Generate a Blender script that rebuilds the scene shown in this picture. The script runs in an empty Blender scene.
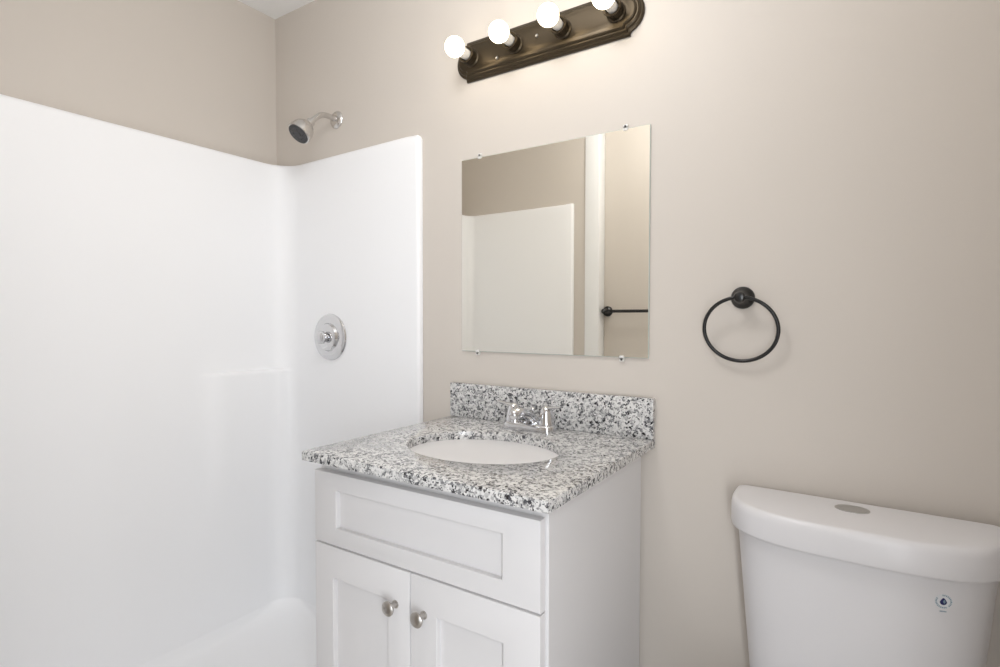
import bpy, bmesh, math, random
from mathutils import Vector, Matrix
PI = math.pi
scene = bpy.context.scene
COL = scene.collection

# ------------------------------------------------------------------ camera
F_PX, W_PX = 551.3, 1000.0
CAM = Vector((0.7442, -1.3642, 1.161))
YAW, PITCH, ROLL = 0.5793, -0.0268, 0.0011
fw = Vector((-math.sin(YAW)*math.cos(PITCH), math.cos(YAW)*math.cos(PITCH), math.sin(PITCH)))
rt = fw.cross(Vector((0, 0, 1))).normalized()
up = rt.cross(fw)
r2 = math.cos(ROLL)*rt + math.sin(ROLL)*up
u2 = -math.sin(ROLL)*rt + math.cos(ROLL)*up
cd = bpy.data.cameras.new('camera')
cam = bpy.data.objects.new('camera', cd)
COL.objects.link(cam)
cam.matrix_world = Matrix(((r2.x, u2.x, -fw.x, CAM.x), (r2.y, u2.y, -fw.y, CAM.y), (r2.z, u2.z, -fw.z, CAM.z), (0, 0, 0, 1)))
cd.sensor_width = 36.0
cd.lens = 36.0*F_PX/W_PX
cd.clip_start = 0.02
scene.camera = cam

# ------------------------------------------------------------------ light and exposure
scene.view_settings.view_transform = 'Standard'
scene.view_settings.look = 'None'
scene.view_settings.gamma = 1.0
scene.view_settings.exposure = 0.17
scene.view_settings.use_curve_mapping = False
BULB_STRENGTH = 7.0
BULB_COLOR = (1.0, 0.86, 0.62)
world = bpy.data.worlds.new('hall_daylight')
scene.world = world
world.use_nodes = True
bg = world.node_tree.nodes['Background']
bg.inputs['Color'].default_value = (0.93, 0.96, 1.0, 1)
bg.inputs['Strength'].default_value = 0.1

def area(name, loc, target, sx, sy, power, color):
    l = bpy.data.lights.new(name, 'AREA')
    l.shape = 'RECTANGLE'; l.size = sx; l.size_y = sy
    l.energy = power; l.color = color
    o = bpy.data.objects.new(name, l); COL.objects.link(o)
    o.location = loc
    o.rotation_euler = (Vector(target) - Vector(loc)).to_track_quat('-Z', 'Y').to_euler()
    return o
# added hall fill light, unseen, coming in through the open doorway behind the camera
area('hall_fill_light', (1.35, -2.25, 1.2), (-0.9, -0.4, 0.8), 1.0, 1.9, 18, (0.84, 0.92, 1.0))
# added soft fill light below the ceiling, without a fixture
def globe(name, loc, radius, power, color):
    l = bpy.data.lights.new(name, 'POINT')
    l.energy = power; l.shadow_soft_size = radius; l.color = color
    o = bpy.data.objects.new(name, l); COL.objects.link(o); o.location = loc
    return o
globe('overhead_fill_light', (0.14, -0.78, 2.15), 0.15, 11.6, (0.98, 0.985, 1.0))
# added soft fill light beside the camera in the doorway, out of view
area('doorway_fill_light', (0.90, -1.38, 0.84), (-1.13, -0.75, 0.6), 0.24, 1.4, 10.2, (0.95, 0.97, 1.0))

# ------------------------------------------------------------------ helpers
def nodes_of(m):
    m.use_nodes = True
    nt = m.node_tree
    return nt, nt.nodes, nt.links, nt.nodes['Principled BSDF']

def srgb(r, g, b):
    f = lambda c: c/12.92 if c <= 0.04045 else ((c+0.055)/1.055)**2.4
    return (f(r/255), f(g/255), f(b/255), 1)

def mat(name, color, rough=0.5, metal=0.0, coat=0.0, bump=0.0, bump_scale=200.0, vary=0.0, ior=1.5):
    """Principled material with a little procedural variation in tone and surface."""
    m = bpy.data.materials.new(name)
    nt, N, L, p = nodes_of(m)
    p.inputs['Roughness'].default_value = rough
    p.inputs['Metallic'].default_value = metal
    p.inputs['Coat Weight'].default_value = coat
    p.inputs['Coat Roughness'].default_value = 0.08
    p.inputs['IOR'].default_value = ior
    tc = N.new('ShaderNodeTexCoord')
    nz = N.new('ShaderNodeTexNoise')
    nz.inputs['Scale'].default_value = bump_scale
    nz.inputs['Detail'].default_value = 4
    L.new(tc.outputs['Object'], nz.inputs['Vector'])
    if vary > 0:
        lo = N.new('ShaderNodeTexNoise'); lo.inputs['Scale'].default_value = 2.5
        L.new(tc.outputs['Object'], lo.inputs['Vector'])
        mx = N.new('ShaderNodeMix'); mx.data_type = 'RGBA'
        mx.inputs['A'].default_value = color
        mx.inputs['B'].default_value = tuple(c*(1-vary) for c in color[:3]) + (1,)
        L.new(lo.outputs['Fac'], mx.inputs['Factor'])
        L.new(mx.outputs['Result'], p.inputs['Base Color'])
    else:
        p.inputs['Base Color'].default_value = color
    if bump > 0:
        b = N.new('ShaderNodeBump'); b.inputs['Strength'].default_value = bump
        b.inputs['Distance'].default_value = 0.001
        L.new(nz.outputs['Fac'], b.inputs['Height'])
        L.new(b.outputs['Normal'], p.inputs['Normal'])
    return m

M = {}
M['wall'] = mat('beige_wall_paint', srgb(208, 200, 191), 0.55, bump=0.12, bump_scale=350, vary=0.03)
M['ceiling'] = mat('white_ceiling_paint', srgb(250, 250, 249), 0.8, bump=0.15, bump_scale=250, vary=0.02)
M['trim'] = mat('white_trim_paint', srgb(236, 236, 236), 0.35, vary=0.02)
M['fibre'] = mat('white_fibreglass', srgb(248, 248, 249), 0.5, vary=0.015)
M['cabinet'] = mat('white_cabinet_paint', srgb(222, 220, 220), 0.38, bump=0.03, bump_scale=500, vary=0.015)
M['dark_gap'] = mat('toe_kick_paint', srgb(150, 145, 140), 0.6, vary=0.05)
M['porcelain'] = mat('white_porcelain', srgb(221, 219, 220), 0.3, vary=0.01)
M['sink'] = mat('white_sink_china', srgb(250, 250, 252), 0.2, vary=0.01)
M['chrome'] = mat('polished_chrome', (0.70, 0.70, 0.71, 1), 0.09, 1.0, vary=0.03)
M['nickel'] = mat('satin_nickel', (0.50, 0.47, 0.44, 1), 0.28, 1.0, bump=0.05, bump_scale=600, vary=0.05)
M['head_nickel'] = mat('brushed_nickel', (0.66, 0.64, 0.62, 1), 0.25, 1.0, vary=0.05)
M['bronze'] = mat('dark_bronze', (0.075, 0.056, 0.034, 1), 0.36, 0.75, bump=0.08, bump_scale=300, vary=0.3)
M['black'] = mat('black_bronze', (0.006, 0.0055, 0.0055, 1), 0.28, 0.0, coat=0.15, vary=0.2)
M['rubber'] = mat('dark_spray_face', (0.045, 0.045, 0.047, 1), 0.45, bump=0.3, bump_scale=500, vary=0.2)
M['screw'] = mat('steel_screw', (0.55, 0.53, 0.5, 1), 0.3, 1.0, vary=0.1)
M['dark_screw'] = mat('dark_screw', (0.10, 0.09, 0.09, 1), 0.35, 0.8, vary=0.1)
M['edge'] = mat('mirror_edge_glass', srgb(196, 203, 196), 0.15, coat=0.5, vary=0.02)
M['button'] = mat('satin_button', (0.55, 0.55, 0.54, 1), 0.28, 1.0, vary=0.05)
M['decal_white'] = mat('decal_white', srgb(222, 224, 226), 0.35, vary=0.02)
M['decal_teal'] = mat('decal_teal', srgb(120, 145, 160), 0.4, vary=0.02)
M['decal_navy'] = mat('decal_navy', srgb(28, 32, 92), 0.4, vary=0.05)

def mirror_mat():
    m = mat('silvered_mirror', (0.985, 0.96, 0.885, 1), 0.0, 1.0)
    return m
M['mirror'] = mirror_mat()

M['clear'] = mat('milky_clear_plastic', srgb(226, 224, 220), 0.3, ior=1.45)

def bulb_mat():
    m = bpy.data.materials.new('lit_frosted_bulb')
    nt, N, L, p = nodes_of(m)
    p.inputs['Base Color'].default_value = (0.9, 0.9, 0.88, 1)
    p.inputs['Roughness'].default_value = 0.3
    p.inputs['Emission Color'].default_value = BULB_COLOR + (1,)
    p.inputs['Emission Strength'].default_value = BULB_STRENGTH
    return m
M['bulb'] = bulb_mat()
M['neck'] = mat('white_bulb_collar', srgb(236, 232, 226), 0.35, vary=0.02)

def granite():
    m = bpy.data.materials.new('speckled_granite')
    nt, N, L, p = nodes_of(m)
    tc = N.new('ShaderNodeTexCoord')
    nz = N.new('ShaderNodeTexNoise'); nz.inputs['Scale'].default_value = 130; nz.inputs['Detail'].default_value = 3
    L.new(tc.outputs['Object'], nz.inputs['Vector'])
    sub = N.new('ShaderNodeVectorMath'); sub.operation = 'SUBTRACT'; sub.inputs[1].default_value = (0.5, 0.5, 0.5)
    L.new(nz.outputs['Color'], sub.inputs[0])
    sc = N.new('ShaderNodeVectorMath'); sc.operation = 'SCALE'; sc.inputs['Scale'].default_value = 0.010
    L.new(sub.outputs['Vector'], sc.inputs[0])
    ad = N.new('ShaderNodeVectorMath'); ad.operation = 'ADD'
    L.new(tc.outputs['Object'], ad.inputs[0]); L.new(sc.outputs['Vector'], ad.inputs[1])
    def cells(scale, stops):
        v = N.new('ShaderNodeTexVoronoi'); v.inputs['Scale'].default_value = scale
        L.new(ad.outputs['Vector'], v.inputs['Vector'])
        s = N.new('ShaderNodeSeparateColor'); L.new(v.outputs['Color'], s.inputs['Color'])
        r = N.new('ShaderNodeValToRGB'); r.color_ramp.interpolation = 'CONSTANT'
        e = r.color_ramp.elements
        e[0].position = stops[0][0]; e[0].color = stops[0][1]
        e[1].position = stops[1][0]; e[1].color = stops[1][1]
        for pos, c in stops[2:]:
            q = e.new(pos); q.color = c
        L.new(s.outputs['Red'], r.inputs['Fac'])
        return r, s
    big, bs = cells(152, [(0.0, srgb(217, 215, 213)), (0.28, srgb(204, 203, 201)), (0.55, srgb(172, 171, 170)),
                          (0.73, srgb(130, 130, 131)), (0.86, srgb(78, 78, 82)), (0.94, srgb(30, 30, 34))])
    small, ss = cells(330, [(0.0, srgb(222, 221, 219)), (0.36, srgb(184, 183, 182)), (0.62, srgb(116, 116, 118)), (0.84, srgb(36, 36, 40))])
    mx = N.new('ShaderNodeMix'); mx.data_type = 'RGBA'
    th = N.new('ShaderNodeMath'); th.operation = 'GREATER_THAN'; th.inputs[1].default_value = 0.70
    L.new(ss.outputs['Green'], th.inputs[0])
    L.new(th.outputs[0], mx.inputs['Factor'])
    L.new(big.outputs['Color'], mx.inputs['A']); L.new(small.outputs['Color'], mx.inputs['B'])
    L.new(mx.outputs['Result'], p.inputs['Base Color'])
    p.inputs['Roughness'].default_value = 0.16
    p.inputs['Coat Weight'].default_value = 0.3
    return m
M['granite'] = granite()

def planks():
    m = bpy.data.materials.new('pale_plank_floor')
    nt, N, L, p = nodes_of(m)
    tc = N.new('ShaderNodeTexCoord')
    b = N.new('ShaderNodeTexBrick')
    b.inputs['Scale'].default_value = 1.0; b.inputs['Brick Width'].default_value = 0.9; b.inputs['Row Height'].default_value = 0.15
    b.inputs['Mortar Size'].default_value = 0.002
    b.inputs['Color1'].default_value = srgb(205, 200, 193); b.inputs['Color2'].default_value = srgb(192, 187, 180)
    b.inputs['Mortar'].default_value = srgb(80, 72, 64)
    L.new(tc.outputs['Object'], b.inputs['Vector'])
    L.new(b.outputs['Color'], p.inputs['Base Color'])
    p.inputs['Roughness'].default_value = 0.45
    return m
M['floor'] = planks()

def obj(name, bm, material, parent=None, smooth=True, angle=35, recalc=True):
    if recalc:
        bmesh.ops.recalc_face_normals(bm, faces=bm.faces)
    me = bpy.data.meshes.new(name)
    bm.to_mesh(me); bm.free()
    if smooth:
        me.shade_smooth()
        me.set_sharp_from_angle(angle=math.radians(angle))
    me.materials.append(material)
    o = bpy.data.objects.new(name, me)
    COL.objects.link(o)
    if parent is not None:
        o.parent = parent
    return o

def struct(name, bm, material, **k):
    o = obj(name, bm, material, **k)
    o['kind'] = 'structure'
    return o

def thing(name, label, cat, loc=(0, 0, 0), rotz=0.0, group=None):
    o = bpy.data.objects.new(name, None)
    COL.objects.link(o)
    o.empty_display_size = 0.05
    o.location = loc; o.rotation_euler = (0, 0, rotz)
    o['label'] = label; o['category'] = cat
    if group:
        o['group'] = group
    return o

def box(bm, x0, x1, y0, y1, z0, z1, bev=0.0, seg=2):
    t = bmesh.new()
    v = [t.verts.new(c) for c in ((x0,y0,z0),(x1,y0,z0),(x1,y1,z0),(x0,y1,z0),(x0,y0,z1),(x1,y0,z1),(x1,y1,z1),(x0,y1,z1))]
    for f in ((0,3,2,1),(4,5,6,7),(0,1,5,4),(1,2,6,5),(2,3,7,6),(3,0,4,7)):
        t.faces.new([v[i] for i in f])
    if bev > 0:
        bmesh.ops.bevel(t, geom=list(t.edges), offset=bev, segments=seg, profile=0.5, affect='EDGES')
    merge(bm, t)
    return bm

def merge(bm, t, mtx=None):
    if mtx is not None:
        bmesh.ops.transform(t, matrix=mtx, verts=t.verts)
    me = bpy.data.meshes.new('scratch'); t.to_mesh(me); t.free()
    bm.from_mesh(me); bpy.data.meshes.remove(me)
    return bm

def loft(bm, rings, cap0=True, cap1=True, closed=True):
    vs = [[bm.verts.new(p) for p in r] for r in rings]
    n = len(rings[0])
    for a, b in zip(vs, vs[1:]):
        for i in range(n if closed else n-1):
            j = (i+1) % n
            bm.faces.new((a[i], a[j], b[j], b[i]))
    if cap0: bm.faces.new(list(reversed(vs[0])))
    if cap1: bm.faces.new(vs[-1])
    return bm

def lathe(bm, prof, origin, axis, n=40):
    """prof: (distance along axis, radius)."""
    axis = Vector(axis).normalized(); o = Vector(origin)
    a = axis.orthogonal().normalized(); b = axis.cross(a)
    rings = []
    for d, r in prof:
        r = max(r, 1e-5)
        rings.append([o + axis*d + (a*math.cos(2*PI*k/n) + b*math.sin(2*PI*k/n))*r for k in range(n)])
    return loft(bm, rings)

def tube(bm, pts, rad, n=20, closed=False):
    pts = [Vector(p) for p in pts]
    rings = []
    m = len(pts)
    ref = None
    for i, p in enumerate(pts):
        if closed:
            t = (pts[(i+1) % m] - pts[i-1]).normalized()
        else:
            t = (pts[min(i+1, m-1)] - pts[max(i-1, 0)]).normalized()
        if ref is None:
            ref = t.orthogonal().normalized()
        ref = (ref - t*ref.dot(t)).normalized()
        b = t.cross(ref)
        r = rad[i] if isinstance(rad, (list, tuple)) else rad
        rings.append([p + (ref*math.cos(2*PI*k/n) + b*math.sin(2*PI*k/n))*r for k in range(n)])
    if closed:
        rings.append(rings[0])
        loft(bm, rings, False, False)
        bmesh.ops.remove_doubles(bm, verts=bm.verts, dist=1e-6)
    else:
        loft(bm, rings)
    return bm

def bez(p0, p1, p2, p3, n=12):
    p0, p1, p2, p3 = map(Vector, (p0, p1, p2, p3))
    return [p0*(1-t)**3 + p1*3*t*(1-t)**2 + p2*3*t*t*(1-t) + p3*t**3 for t in [i/n for i in range(n+1)]]

# ------------------------------------------------------------------ the setting
XL, XR, YB, ZC = -1.2123, 1.04, -1.22, 2.343
T = 0.12
B = bmesh.new
struct('wall_north', box(B(), XL-T, XR+T, 0.0, T, 0, ZC), M['wall'])
struct('wall_west', box(B(), XL-T, XL, YB-T-0.07, 0.0, 0, ZC), M['wall'])
struct('wall_east', box(B(), XR, XR+T, YB-T-0.07, 0.0, 0, ZC), M['wall'])
YS = -1.29
DX0, DX1, DZ = 0.34, 0.975, 2.06                      # the open doorway the picture is taken from
bm = B()
box(bm, XL, -0.352, YB-T-0.07, YB, 0, ZC); box(bm, -0.352, DX0, YB-T-0.07, YS, 0, ZC); box(bm, DX1, XR, YB-T-0.07, YS, 0, ZC); box(bm, DX0, DX1, YB-T-0.07, YS, DZ, ZC)
struct('wall_south', bm, M['wall'])
struct('floor', box(B(), XL-T, XR+T, -2.6, T, -0.05, 0.0), M['floor'])
struct('ceiling', box(B(), XL-T, XR+T, YB-T-0.07, T, ZC, ZC+0.06), M['ceiling'])
# casing round the doorway
bm = B()
box(bm, DX0-0.06, DX0, YS, YS+0.014, 0, DZ+0.06, 0.004); box(bm, DX1, DX1+0.058, YS, YS+0.014, 0, DZ+0.06, 0.004)
box(bm, DX0, DX1, YS, YS+0.014, DZ, DZ+0.06, 0.004)
struct('trim_2', bm, M['trim'])
# tall white board on the wall beside the shower, seen in the mirror
struct('trim_1', box(B(), -0.424, -0.349, YS, YB+0.008, 0, ZC, 0.003), M['trim'])
struct('baseboard_north', box(B(), 0.29, XR, -0.014, 0, 0, 0.09, 0.004), M['trim'])
struct('baseboard_east', box(B(), XR-0.014, XR, YS+0.014, -0.014, 0, 0.09, 0.004), M['trim'])

# ------------------------------------------------------------------ shower stall
SXL, SY0, SY1, SXE, SZ = -1.133, -0.02, -1.2, -0.447, 1.746
SXE2 = -0.486
RC, RC2 = 0.085, 0.04
shower = thing('shower_stall', 'glossy white moulded shower stall with rounded corners and small soap ledge', 'shower stall', (-0.8, -0.6, 0.0))
SO = Vector((0.8, 0.6, 0.0))
def shower_path():
    p = []
    for i in range(15):
        p.append(((SXE-0.012) + (SXL+RC-(SXE-0.012))*i/14, SY0))
    for i in range(1, 13):
        a = PI/2*i/12
        p.append((SXL+RC-RC*math.sin(a), SY0-RC+RC*math.cos(a)))
    n = 60
    for i in range(1, n):
        p.append((SXL, SY0-RC+(SY1+RC2-(SY0-RC))*i/n))
    for i in range(0, 13):
        a = PI/2*i/12
        p.append((SXL+RC2-RC2*math.cos(a), SY1+RC2-RC2*math.sin(a)))
    for i in range(1, 15):
        p.append((SXL+RC2 + (SXE2-0.012-(SXL+RC2))*i/14, SY1))
    return p
path = shower_path()
def pnorm(i):
    a = Vector(path[max(i-1, 0)]); b = Vector(path[min(i+1, len(path)-1)])
    t = (b-a).normalized()
    return Vector((-t.y, t.x))                      # pointing into the stall
def sstep(a, b, x):
    t = min(1, max(0, (x-a)/(b-a))); return t*t*(3-2*t)
LEDGE_Z = 0.965
def ledge(x, y, z):
    if x > SXL+0.05: return 0.0
    side = sstep(-0.37, -0.27, y)*(1-sstep(-0.062, -0.026, y))
    low = sstep(0.25, LEDGE_Z-0.02, z)
    top = 1-sstep(LEDGE_Z-0.004, LEDGE_Z+0.012, z)
    cove = 0.30*(1-sstep(LEDGE_Z+0.012, LEDGE_Z+0.11, z))
    return 0.025*side*low*max(top, cove)
zs = [0.03, 0.06, 0.12, 0.2, 0.3, 0.4, 0.5, 0.6, 0.7, 0.8, 0.87, 0.91, 0.935, 0.95, 0.958, 0.963, 0.967, 0.971, 0.975, 0.98,
      0.99, 1.0, 1.02, 1.04, 1.06, 1.08, 1.1, 1.2, 1.3, 1.4, 1.5, 1.6, 1.7, SZ-0.012]
bm = B()
rows = []
NP = len(path)
for z in zs:
    row = []
    # rolled edge of the front flange on both ends
    for k in range(5):
        a = PI/2*(4-k)/4
        row.append(Vector((SXE-0.012+0.012*math.sin(a), SY0+0.012-0.012*math.cos(a), z)) if k else Vector((SXE, -0.001, z)))
    for i, (x, y) in enumerate(path):
        nrm = pnorm(i); d = ledge(x, y, z)
        row.append(Vector((x+nrm.x*d, y+nrm.y*d, z)))
    for k in range(1, 5):
        a = PI/2*k/4
        row.append(Vector((SXE2-0.012+0.012*math.sin(a), SY1-0.012+0.012*math.cos(a), z)) if k < 4 else Vector((SXE2, YB+0.001, z)))
    rows.append(row)
# rolled top edge: shrink back towards the walls
allp = rows[-1]
def outward(i):
    j = i-4
    if j < 0: return Vector((0, 0.0))
    if j >= NP: return Vector((0, 0.0))
    n = pnorm(j); return -n
for a, zt in ((30, 0.5), (60, 0.866), (90, 1.0)):
    r = 0.012
    off = r*(1-math.cos(math.radians(a)))
    rows.append([p + Vector((outward(i).x*off, outward(i).y*off, r*math.sin(math.radians(a)))) for i, p in enumerate(allp)])
def back(p):
    x = p.x; y = p.y
    if y < SY0-RC and y > SY1+RC or x < SXL+RC*0.3: x = XL+0.001
    if y >= SY0-RC*0.3: y = -0.001
    if y <= SY1+RC*0.3: y = YB+0.001
    if x < SXL+RC and x > XL+0.002 and y > SY0-RC and y < -0.002: x = XL+0.001 ; y = -0.001
    if x < SXL+RC and x > XL+0.002 and y < SY1+RC and y > YB+0.002: x = XL+0.001 ; y = YB+0.001
    return Vector((x, y, SZ))
rows.append([back(p) for p in rows[-1]])
RR = 0.022                                           # rounded upper corner of the free end
for r_ in rows:
    for p in r_:
        d = p.x-(SXE-RR)
        if p.z > 1.7 and d > 0 and p.y > -0.1:
            zt = SZ-RR+math.sqrt(max(0, RR*RR-min(d, RR*0.97)**2))
            p.z = 1.7+(p.z-1.7)*(zt-1.7)/(SZ-1.7)
        if p.z > 1.3 and p.y > -0.1 and p.x > SXL+RC:      # top edge of the end panel climbs slightly
            p.z += 0.009*(p.x-SXL-RC)/(SXE-SXL-RC)*(p.z-1.3)/(SZ-1.3)
rows = [[p+SO for p in r] for r in rows]
loft(bm, rows, False, False, closed=False)
obj('surround', bm, M['fibre'], shower, angle=50)
# pan with a coved edge and a low threshold towards the room
def pan_ring(off, z, r):
    x0, x1, y0, y1 = SXL+off, SXE-0.02-off*0.6, SY1+off, SY0-off
    r1 = min(r, 0.10)
    out = []
    for cx, cy, a0, q in ((x1-r1, y1-r1, 0, r1), (x0+r, y1-r, 90, r), (x0+r, y0+r, 180, r), (x1-r1, y0+r1, 270, r1)):
        for k in range(17):
            a = math.radians(a0+90*k/16)
            out.append(Vector((cx+q*math.cos(a), cy+q*math.sin(a), z))+SO)
    return out
bm = B()
loft(bm, [pan_ring(-0.01, 0.002, 0.085), pan_ring(-0.01, 0.12, 0.085), pan_ring(-0.003, 0.122, 0.087), pan_ring(-0.001, 0.075, 0.087), pan_ring(0.001, 0.065, 0.10), pan_ring(0.003, 0.050, 0.14), pan_ring(0.006, 0.038, 0.19),
          pan_ring(0.010, 0.029, 0.25), pan_ring(0.016, 0.022, 0.31), pan_ring(0.024, 0.017, 0.35), pan_ring(0.04, 0.014, 0.37), pan_ring(0.07, 0.012, 0.36), pan_ring(0.12, 0.010, 0.31)], True, True)
obj('shower_pan', bm, M['fibre'], shower, angle=50)
bm = B()
lathe(bm, [(0, 0.045), (0.004, 0.045), (0.005, 0.04)], Vector((-0.82, -0.6, 0.0095))+SO, (0, 0, 1), 32)
obj('drain', bm, M['chrome'], shower)

# shower head
sx = -0.8546
sh = thing('overhead_shower', 'brushed nickel shower head on a bent arm above the stall', 'shower head', (sx, 0, 1.8795))
bm = B(); lathe(bm, [(0.0005, 0.031), (0.003, 0.031), (0.007, 0.028), (0.011, 0.02), (0.013, 0.012)], (0, 0, 0), (0, -1, 0))
obj('flange', bm, M['head_nickel'], sh)
armp = [Vector((0, -0.004, 0))] + bez((0, -0.03, 0.002), (0, -0.068, 0.004), (0, -0.078, -0.004), (0, -0.118, -0.045), 12)
bm = B(); tube(bm, armp, 0.0095, 20)
obj('arm', bm, M['head_nickel'], sh)
ax = Vector((-0.08, -0.66, -0.75)).normalized()
p0 = Vector((0, -0.112, -0.038))
bm = B(); lathe(bm, [(0.0, 0.010), (0.002, 0.0145), (0.016, 0.0145), (0.019, 0.019), (0.026, 0.0265), (0.036, 0.0335), (0.048, 0.038), (0.062, 0.040), (0.072, 0.0395), (0.074, 0.037)], p0, ax, 48)
hd = obj('head', bm, M['head_nickel'], sh)
bm = B(); lathe(bm, [(0.0735, 0.036), (0.0765, 0.0355), (0.0775, 0.030), (0.0765, 0.014), (0.079, 0.011), (0.0795, 0.004)], p0, ax, 48)
a = ax.orthogonal().normalized(); b = ax.cross(a)
for rr, nn in ((0.02, 10), (0.0285, 16)):
    for k in range(nn):
        c = p0 + ax*0.0765 + (a*math.cos(2*PI*k/nn)+b*math.sin(2*PI*k/nn))*rr
        lathe(bm, [(0, 0.0018), (0.003, 0.0014)], c, ax, 8)
obj('spray_face', bm, M['rubber'], hd)

# shower valve
sv = thing('shower_valve', 'round chrome shower valve trim with a knob on white stall wall', 'shower valve', (-0.872, SY0, 1.0935))
bm = B(); lathe(bm, [(0.0, 0.084), (0.003, 0.085), (0.007, 0.083), (0.011, 0.075), (0.0125, 0.062), (0.0125, 0.052), (0.016, 0.050), (0.021, 0.047), (0.024, 0.040), (0.025, 0.02)], (0, 0, 0), (0, -1, 0), 64)
obj('escutcheon', bm, M['chrome'], sv)
bm = B(); lathe(bm, [(0.022, 0.016), (0.030, 0.0145), (0.031, 0.019), (0.036, 0.0225), (0.047, 0.0235), (0.054, 0.021), (0.058, 0.015), (0.059, 0.005)], (0, 0, 0), (0, -1, 0), 12)
kn = obj('knob', bm, M['chrome'], sv)

# ------------------------------------------------------------------ vanity cabinet
VX0, VX1, VYF, VZT = -0.328, 0.2855, -0.524, 0.8384
vc = thing('vanity_cabinet', 'white shaker vanity cabinet under a speckled granite top', 'bathroom cabinet', (-0.0173, -0.26, 0))
VO = Vector((0.0173, 0.26, 0))
bm = B()
box(bm, VX0+0.0173, VX1+0.0173, VYF+0.020+0.26, -0.012+0.26, 0.10, VZT, 0.0012, 1)
for xa in (VX0, VX1-0.018):
    box(bm, xa+0.0173, xa+0.018+0.0173, -0.43+0.26, -0.012+0.26, 0.0, 0.101)
obj('body', bm, M['cabinet'], vc)
bm = B(); box(bm, VX0+0.018+0.0173, VX1-0.018+0.0173, -0.43+0.26, -0.41+0.26, 0.0, 0.1)
obj('toe_kick', bm, M['dark_gap'], vc)
def shaker(x0, x1, z0, z1, sl, sr, rb, rt_):
    """five-piece front: frame with a recessed flat panel; local to the cabinet"""
    t = bmesh.new()
    yb, yf_, yp = VYF+0.0185+0.26, VYF+0.26, VYF+0.012+0.26
    x0 += 0.0173; x1 += 0.0173
    ch = 0.002
    def rect(xa, xb, za, zb, y): return [t.verts.new((xa, y, za)), t.verts.new((xb, y, za)), t.verts.new((xb, y, zb)), t.verts.new((xa, y, zb))]
    R = [rect(x0, x1, z0, z1, yb), rect(x0, x1, z0, z1, yf_+ch), rect(x0+ch*0.3, x1-ch*0.3, z0+ch*0.3, z1-ch*0.3, yf_+ch*0.3), rect(x0+ch, x1-ch, z0+ch, z1-ch, yf_),
         rect(x0+sl-0.001, x1-sr+0.001, z0+rb-0.001, z1-rt_+0.001, yf_), rect(x0+sl, x1-sr, z0+rb, z1-rt_, yf_+0.001),
         rect(x0+sl, x1-sr, z0+rb, z1-rt_, yp)]
    for a, b in zip(R, R[1:]):
        for i in range(4):
            j = (i+1) % 4
            t.faces.new((a[i], a[j], b[j], b[i]))
    t.faces.new(R[-1]); t.faces.new(list(reversed(R[0])))
    return t
obj('drawer', shaker(VX0+0.001, VX1-0.006, 0.6395, 0.8065, 0.074, 0.080, 0.041, 0.040), M['cabinet'], vc, angle=25)
XM = -0.0275
d1 = obj('door', shaker(VX0+0.001, XM-0.0015, 0.115, 0.6355, 0.063, 0.062, 0.07, 0.073), M['cabinet'], vc, angle=25)
d2 = obj('door', shaker(XM+0.0015, VX1-0.006, 0.115, 0.6355, 0.070, 0.078, 0.07, 0.073), M['cabinet'], vc, angle=25)
for dd, kx in ((d1, -0.0680), (d2, 0.0108)):
    bm = B()
    lathe(bm, [(0.0, 0.0085), (0.002, 0.0085), (0.004, 0.0055), (0.013, 0.005), (0.017, 0.0075), (0.0195, 0.0135), (0.022, 0.0155), (0.025, 0.0155), (0.028, 0.0125), (0.030, 0.007), (0.0305, 0.002)],
          (kx+0.0173, VYF+0.26, 0.5590), (0, -1, 0), 36)
    obj('knob', bm, M['nickel'], dd)

# ------------------------------------------------------------------ granite top with backsplash
CX, CYF, CZ0, CZ = 0.3175, -0.566, 0.8386, 0.86
SKX, SKY, SRX, SRY = -0.003, -0.298, 0.195, 0.152
vt = thing('granite_countertop', 'grey and white speckled granite vanity top with an oval sink cutout', 'countertop', (0, -0.28, CZ0))
def top_mesh():
    t = bmesh.new()
    ns = 24                                          # points per side of the outline
    n = ns*4
    def outline(x0, x1, y0, y1):
        pts = []
        c = [(x1, y0), (x1, y1), (x0, y1), (x0, y0)]
        for k in range(4):
            (xa, ya), (xb, yb) = c[k], c[(k+1) % 4]
            for i in range(ns):
                pts.append((xa+(xb-xa)*i/ns, ya+(yb-ya)*i/ns))
        return pts
    def ring(e, z):
        return [(x, y, z) for x, y in outline(-CX+e, CX-e, CYF+e, -0.001-e*0)]
    def oval(e, z):
        out = []
        for x, y in outline(-CX, CX, CYF, -0.001):
            a = math.atan2((y-SKY)/SRY, (x-SKX)/SRX)
            out.append((SKX+(SRX+e)*math.cos(a), SKY+(SRY+e)*math.sin(a), z))
        return out
    dz = Vector((0, 0.28, -CZ0))
    rs = [oval(0, CZ0), ring(0.0, CZ0), ring(0, CZ-0.003), ring(0.0009, CZ-0.0009), ring(0.003, CZ), oval(0.002, CZ), oval(0.0006, CZ-0.0006), oval(0, CZ-0.002), oval(0, CZ0)]
    rs = [[Vector(p)+dz for p in r] for r in rs]
    loft(t, rs, False, False)
    bmesh.ops.remove_doubles(t, verts=t.verts, dist=1e-6)
    return t
obj('slab', top_mesh(), M['granite'], vt, angle=40)
bm = B(); box(bm, -CX-0.0025, CX, -0.0205+0.28, -0.0015+0.28, CZ-CZ0+0.0003, 0.963-CZ0, 0.002)
obj('backsplash', bm, M['granite'], vt)

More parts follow.
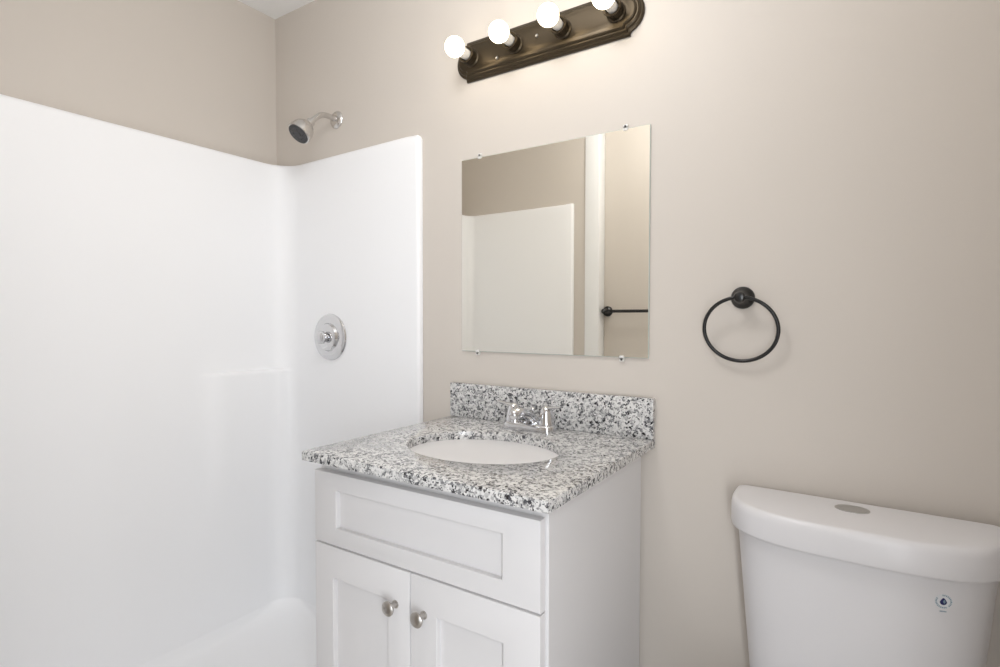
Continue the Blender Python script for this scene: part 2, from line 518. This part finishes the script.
# oval undermount sink
sk = thing('sink', 'white oval undermount sink set in the granite vanity top', 'sink', (SKX, SKY, CZ0))
def oval_ring(fx, z, n=64):
    return [Vector((SRX*fx*math.cos(2*PI*k/n) , SRY*fx*math.sin(2*PI*k/n), z)) for k in range(n)]
bm = B()
prof_in = [(1.10, -0.0006), (1.015, -0.0006), (1.0, -0.004), (0.985, -0.02), (0.955, -0.05), (0.90, -0.08), (0.80, -0.105), (0.64, -0.122), (0.44, -0.131), (0.22, -0.135), (0.13, -0.136)]
prof_out = [(0.13, -0.15), (0.45, -0.145), (0.68, -0.135), (0.86, -0.117), (0.97, -0.088), (1.02, -0.055), (1.05, -0.02), (1.10, -0.012)]
loft(bm, [oval_ring(f, z) for f, z in prof_in+prof_out], False, False)
obj('basin', bm, M['sink'], sk, angle=60)
bm = B(); lathe(bm, [(0.0, 0.022), (0.003, 0.031), (0.0045, 0.029), (0.004, 0.022), (0.008, 0.02), (0.010, 0.012), (0.0105, 0.002)], (0, 0, -0.137), (0, 0, 1), 40)
obj('drain_stopper', bm, M['chrome'], sk)

# two-handle faucet
FY = -0.078
fc = thing('faucet', 'polished chrome two-handle faucet behind the oval sink', 'faucet', (-0.001, FY, CZ))
def stadium(hx, hy, z, n=48, y0=0.0):
    out = []
    for k in range(n):
        a = 2*PI*k/n
        c, s = math.cos(a), math.sin(a)
        out.append(Vector(((hx-hy)*(1 if c >= 0 else -1)*min(1, abs(c)*3) + hy*c, y0+hy*s, z)))
    return out
bm = B()
loft(bm, [stadium(0.078, 0.0265, 0.0002), stadium(0.079, 0.027, 0.004), stadium(0.0785, 0.0265, 0.015), stadium(0.076, 0.024, 0.019), stadium(0.07, 0.018, 0.0205)])
obj('base', bm, M['chrome'], fc, angle=45)
# spout: rises from the deck as a swept wedge and reaches over the bowl
def sec(c, hw, hh, tilt, n=24):
    out = []
    for k in range(n):
        a = 2*PI*k/n
        u, v = hw*math.cos(a), hh*math.sin(a)
        out.append(Vector((c[0]+u, c[1]+v*math.sin(tilt), c[2]+v*math.cos(tilt))))
    return out
bm = B()
secs = [((0, 0.012, 0.014), 0.042, 0.016, 1.5), ((0, 0.010, 0.022), 0.031, 0.0165, 1.35), ((0, 0.004, 0.031), 0.0225, 0.0165, 1.15), ((0, -0.008, 0.040), 0.018, 0.0155, 0.95),
        ((0, -0.026, 0.048), 0.0158, 0.0145, 0.55), ((0, -0.046, 0.053), 0.0155, 0.0145, 0.3), ((0, -0.064, 0.055), 0.0165, 0.0155, 0.1), ((0, -0.076, 0.054), 0.0162, 0.0152, -0.05),
        ((0, -0.085, 0.052), 0.014, 0.013, -0.2), ((0, -0.091, 0.050), 0.009, 0.008, -0.3), ((0, -0.0925, 0.0495), 0.003, 0.003, -0.3)]
loft(bm, [sec(*s) for s in secs])
sp = obj('spout', bm, M['chrome'], fc, angle=60)
bm = B(); lathe(bm, [(0, 0.0105), (0.010, 0.0105), (0.011, 0.0085)], (0, -0.074, 0.043), (0, -0.2, -1), 20)
obj('aerator', bm, M['chrome'], sp)
bm = B(); tube(bm, [(0, 0.018, 0.018), (0, 0.018, 0.05)], 0.0022, 10); lathe(bm, [(0, 0.003), (0.003, 0.0055), (0.008, 0.0055), (0.011, 0.002)], (0, 0.018, 0.048), (0, 0, 1), 16)
obj('pop_up_rod', bm, M['chrome'], fc)
for s in (-1, 1):
    bm = B()
    lathe(bm, [(0.0, 0.0225), (0.004, 0.0225), (0.010, 0.0215), (0.022, 0.019), (0.034, 0.0165), (0.042, 0.0145), (0.048, 0.011), (0.0515, 0.005), (0.052, 0.001)], (s*0.0508, 0, 0.0185), (0, 0, 1), 40)
    hn = obj('handle', bm, M['chrome'], fc, angle=50)
    bm = B()
    pts = bez((s*0.047, 0.0, 0.062), (s*0.06, -0.001, 0.068), (s*0.072, -0.003, 0.066), (s*0.098, -0.006, 0.0715), 10)
    rings = []
    for i, p in enumerate(pts):
        t = i/10; hw = 0.0095-0.002*t+0.0015*math.sin(PI*t); hh = 0.0048-0.0020*t
        rings.append([p+Vector((0, hw*math.cos(2*PI*k/16), hh*math.sin(2*PI*k/16))) for k in range(16)])
    loft(bm, rings)
    obj('lever', bm, M['chrome'], hn, angle=60)

# ------------------------------------------------------------------ frameless mirror
mr = thing('wall_mirror', 'frameless rectangular mirror on the beige wall above the vanity', 'mirror', (0.0075, 0, 1.353))
MX, MZ = 0.293, 0.2915
bm = B()
def rr(e, y): return [Vector((-MX+e, y, -MZ+e)), Vector((MX-e, y, -MZ+e)), Vector((MX-e, y, MZ-e)), Vector((-MX+e, y, MZ-e))]
loft(bm, [rr(0.0, -0.001), rr(0.0, -0.0045), rr(0.0014, -0.006)], True, False)
obj('edge', bm, M['edge'], mr, smooth=False)
bm = B(); v = [bm.verts.new(p) for p in rr(0.0014, -0.0061)]; bm.faces.new(v)
w = [bm.verts.new(p) for p in rr(0.0014, -0.0059)]; bm.faces.new(list(reversed(w)))
for i in range(4):
    j = (i+1) % 4; bm.faces.new((v[i], w[i], w[j], v[j]))
obj('glass', bm, M['mirror'], mr, smooth=False)
for cx_, s in ((-0.225, 1), (0.229, 1), (-0.232, -1), (0.223, -1)):
    bm = B()
    box(bm, cx_-0.006, cx_+0.006, -0.0085, -0.0063, s*MZ-0.005, s*MZ+0.005, 0.0008)
    if s > 0: box(bm, cx_-0.006, cx_+0.006, -0.0085, -0.0005, s*MZ+0.0005, s*MZ+0.010, 0.0008)
    else: box(bm, cx_-0.006, cx_+0.006, -0.0085, -0.0005, s*MZ-0.010, s*MZ-0.0005, 0.0008)
    c = obj('clip', bm, M['clear'], mr)
    bm = B(); lathe(bm, [(0.0, 0.0026), (0.0012, 0.0026), (0.0018, 0.0012)], (cx_, -0.0085, s*(MZ+0.0055)), (0, -1, 0), 16)
    obj('screw', bm, M['dark_screw'], c)

# ------------------------------------------------------------------ vanity light bar
LXc, LZc = -0.009, 1.9335
vl = thing('vanity_light', 'dark bronze light bar with four lit globe bulbs above the mirror', 'wall lamp', (LXc, 0, LZc))
def plate(ex, y):
    """outline with a stepped, arched end; ex shrinks it"""
    hl, hh = 0.292-ex, 0.0590-ex
    xs_, st = 0.256-ex*0.7, 0.011
    q = [(xs_, -hh), (xs_, -hh+st*0.6), (xs_+0.003, -hh+st)]
    a0 = -hh+st
    n = 10
    # circular arc from (xs_+.003, a0) through (hl, 0)
    sag = hl-xs_-0.003; c_ = -a0
    R = (sag*sag+c_*c_)/(2*sag)
    a_ = math.asin(min(1, c_/R))
    for k in range(1, n):
        t = -a_+2*a_*k/n
        q.append((hl-R+R*math.cos(t), R*math.sin(t)))
    q += [(xs_+0.003, hh-st), (xs_, hh-st*0.6), (xs_, hh)]
    pts = q + [(-x, -z) for x, z in q]
    return [Vector((x, y, z)) for x, z in pts]
bm = B()
loft(bm, [plate(0, -0.0005), plate(0.0, -0.006), plate(0.003, -0.009), plate(0.006, -0.010), plate(0.008, -0.0145), plate(0.012, -0.017), plate(0.0145, -0.017), plate(0.017, -0.021), plate(0.020, -0.0225)])
obj('backplate', bm, M['bronze'], vl, angle=25)
for k in range(4):
    x = (k-1.5)*0.1500
    bm = B()
    lathe(bm, [(0.0222, 0.0255), (0.025, 0.0255), (0.028, 0.022), (0.044, 0.021), (0.047, 0.0235), (0.053, 0.024), (0.055, 0.0225), (0.054, 0.018), (0.040, 0.017)], (x, 0, 0), (0, -1, 0), 40)
    so = obj('socket', bm, M['bronze'], vl)
    bm = B()
    lathe(bm, [(0.040, 0.0135), (0.056, 0.0145), (0.074, 0.0155), (0.0835, 0.0165)], (x, 0, 0), (0, -1, 0), 36)
    lb = obj('bulb_collar', bm, M['neck'], so)
    bm = B()
    pr = [(0.083, 0.0155)]
    r = 0.0280; d0 = 0.106
    a1 = math.acos(0.0160/r)
    for j in range(19):
        t = -a1 + (a1+PI/2)*j/18
        pr.append((d0+r*math.sin(t), r*math.cos(t)))
    lathe(bm, pr, (x, 0, 0), (0, -1, 0), 40)
    obj('bulb', bm, M['bulb'], so)
for x, zz in ((-0.135, -0.022), (-0.004, 0.005)):
    bm = B(); lathe(bm, [(0.0222, 0.005), (0.0245, 0.0045), (0.027, 0.003), (0.0275, 0.001)], (x, 0, zz), (0, -1, 0), 16)
    obj('screw', bm, M['screw'], vl)

# ------------------------------------------------------------------ towel ring
tr = thing('towel_ring', 'black metal towel ring on the beige wall above the toilet', 'towel ring', (0.5175, 0, 1.2095))
bm = B(); lathe(bm, [(0.0005, 0.0255), (0.005, 0.0255), (0.009, 0.0235), (0.013, 0.0185), (0.020, 0.014), (0.034, 0.0115), (0.042, 0.0125), (0.049, 0.0125), (0.054, 0.009), (0.0555, 0.003)], (0, 0, 0), (0, -1, 0), 40)
obj('mounting_post', bm, M['black'], tr)
bm = B()
a_t = math.radians(10)
tube(bm, [(0.0775*math.sin(2*PI*k/72), -0.044+ (0.073-0.073*math.cos(2*PI*k/72))*math.sin(a_t), -(0.073-0.073*math.cos(2*PI*k/72))*math.cos(a_t)) for k in range(72)], 0.0042, 14, closed=True)
obj('ring', bm, M['black'], tr)

# ------------------------------------------------------------------ towel bar on the opposite wall (seen in the mirror)
tb = thing('towel_bar', 'black towel bar on the wall reflected in the mirror', 'towel bar', (-0.330, YS, 1.199))
for x in (0.0, 0.457):
    bm = B(); lathe(bm, [(0.0005, 0.026), (0.005, 0.026), (0.010, 0.023), (0.016, 0.015), (0.03, 0.012), (0.052, 0.0125), (0.060, 0.012), (0.066, 0.006)], (x, 0, 0), (0, 1, 0), 32)
    obj('post', bm, M['black'], tb)
bm = B(); tube(bm, [(0.0, 0.05, 0), (0.457, 0.05, 0)], 0.0075, 18)
obj('bar', bm, M['black'], tb)

# ------------------------------------------------------------------ toilet
TX = 0.743
to = thing('toilet', 'white two-piece toilet with dual-flush tank below the towel ring', 'toilet', (TX, -0.012, 0), math.radians(-2.0))
def dplan(hw, yb, yf_, rb, z, n=48, p=3.1):
    """flat back, superelliptic bowed front (local, x centred)"""
    pts = []
    for k in range(n+1):
        a = PI*k/n
        c, s_ = math.cos(a), math.sin(a)
        x = hw*math.copysign(abs(c)**(2/p), c)
        y = (yb-rb)+(yf_-yb+rb)*abs(s_)**(2/p)
        pts.append(Vector((x, y, z)))
    for cx_, a0 in ((-hw+rb, 180), (hw-rb, 90)):
        for k in range(7):
            a = math.radians(a0-90*k/6)
            pts.append(Vector((cx_+rb*math.cos(a), yb-rb+rb*math.sin(a), z)))
    out = [pts[0]]
    for q in pts[1:]:
        if (q-out[-1]).length > 1e-5 and (q-out[0]).length > 1e-5:
            out.append(q)
    return out
LW = 0.230
def tank(z):
    t = (0.722-z)
    return dplan(0.2150-0.085*t, -0.012, -0.183+0.05*t, 0.015, z)
bm = B()
loft(bm, [tank(0.385), tank(0.40), tank(0.5), tank(0.6), tank(0.7), tank(0.724)])
obj('tank', bm, M['porcelain'], to, angle=50)
bm = B()
def lid(e, z, eb=None): return dplan(LW-e, -0.001-(e if eb is None else eb), -0.199+e, 0.014, z)
loft(bm, [lid(0.006, 0.7245), lid(0.001, 0.727), lid(0, 0.731), lid(0.0005, 0.768), lid(0.002, 0.7755), lid(0.005, 0.781), lid(0.009, 0.7835), lid(0.0135, 0.7842)])
ld = obj('tank_lid', bm, M['porcelain'], to, angle=50)
bm = B()
def bring(f, z): return [Vector((-0.005+0.030*f*math.cos(2*PI*k/40), -0.064+0.024*f*math.sin(2*PI*k/40), z)) for k in range(40)]
loft(bm, [bring(1.0, 0.7841), bring(1.0, 0.7852), bring(0.95, 0.7858), bring(0.6, 0.7855), bring(0.3, 0.7853)])
bt = obj('flush_button', bm, M['button'], ld); bt['label'] = 'oval satin metal dual flush button'
# emblem on the tank front: ring of tiny marks round a dark blue drop
def front_point(x, z):
    pts = tank(z)
    fr = sorted([p for p in pts if p.y < -0.07], key=lambda p: p.x)
    for a, b in zip(fr, fr[1:]):
        if a.x <= x <= b.x:
            t = (x-a.x)/max(1e-9, b.x-a.x)
            return a.lerp(b, t)
    return fr[-1]
ex, ez = 0.1315, 0.6845
P = front_point(ex, ez); Px = front_point(ex+0.01, ez); Pz = front_point(ex, ez+0.01)
U = (Px-P).normalized(); V = (Pz-P); V = (V-U*V.dot(U)).normalized(); Nn = U.cross(V)
if Nn.y > 0: Nn = -Nn
def flat(bm, pts2, h0, h1):
    r0 = [P+U*x+V*y+Nn*h0 for x, y in pts2]; r1 = [P+U*x+V*y+Nn*h1 for x, y in pts2]
    loft(bm, [r0, r1])
bm = B(); flat(bm, [(0.0128*math.cos(2*PI*k/40), 0.0128*math.sin(2*PI*k/40)) for k in range(40)], -0.0006, 0.0004)
em = obj('emblem', bm, M['decal_white'], to, smooth=False); em['label'] = 'small round water-drop emblem on the tank'
bm = B()
for k in range(26):
    a = 2*PI*k/26
    if 7 < k < 11 or 21 < k < 23: continue
    c, s = math.cos(a), math.sin(a)
    w_, h_ = 0.00075, 0.0013
    flat(bm, [((0.0108+dv)*c - du*s, (0.0108+dv)*s + du*c) for du, dv in ((-w_, -h_), (-w_, h_), (w_, h_), (w_, -h_))], 0.0004, 0.0006)
for k in range(5):
    x = -0.004+0.002*k
    flat(bm, [(x-0.0007, -0.0185), (x+0.0007, -0.0185), (x+0.0007, -0.0165), (x-0.0007, -0.0165)], -0.0001, 0.0004)
obj('lettering', bm, M['decal_teal'], em, smooth=False)
drop = []
for k in range(28):
    a = 2*PI*k/28
    r = 0.0052
    x, y = r*math.sin(a)*(1-0.5*max(0, math.cos(a))), r*math.cos(a)*(1.35 if math.cos(a) > 0 else 1.0)
    drop.append((x-0.0003, y-0.0008))
bm = B(); flat(bm, drop, 0.0004, 0.0006)
obj('drop', bm, M['decal_navy'], em, smooth=False)
bm = B(); flat(bm, [(0.0010+0.0016*math.cos(2*PI*k/16), -0.0002+0.0030*math.sin(2*PI*k/16)) for k in range(16)], 0.0006, 0.0007)
obj('highlight', bm, M['decal_teal'], em, smooth=False)
# bowl, seat and pedestal (below the frame)
def egg(hx, y0, y1, z, n=40):
    out = []
    yc = (y0+y1)/2; hy = abs(y1-y0)/2
    for k in range(n):
        a = 2*PI*k/n
        w_ = 1.0 - 0.12*math.sin(-a)*1.0 if math.sin(a) < 0 else 1.0
        out.append(Vector((hx*math.cos(a)*w_, yc+hy*math.sin(a), z)))
    return out
bm = B()
loft(bm, [egg(0.115, -0.60, -0.10, 0.0), egg(0.112, -0.595, -0.10, 0.03), egg(0.10, -0.55, -0.11, 0.15), egg(0.12, -0.60, -0.08, 0.24), egg(0.165, -0.675, -0.04, 0.33), egg(0.185, -0.70, -0.02, 0.372), egg(0.185, -0.70, -0.02, 0.3845)])
obj('bowl', bm, M['porcelain'], to, angle=60)
bm = B()
loft(bm, [egg(0.187, -0.705, -0.215, 0.3855), egg(0.19, -0.71, -0.21, 0.39), egg(0.19, -0.71, -0.21, 0.415), egg(0.18, -0.70, -0.22, 0.424), egg(0.1, -0.6, -0.3, 0.426)])
obj('seat_lid', bm, M['trim'], to, angle=60)
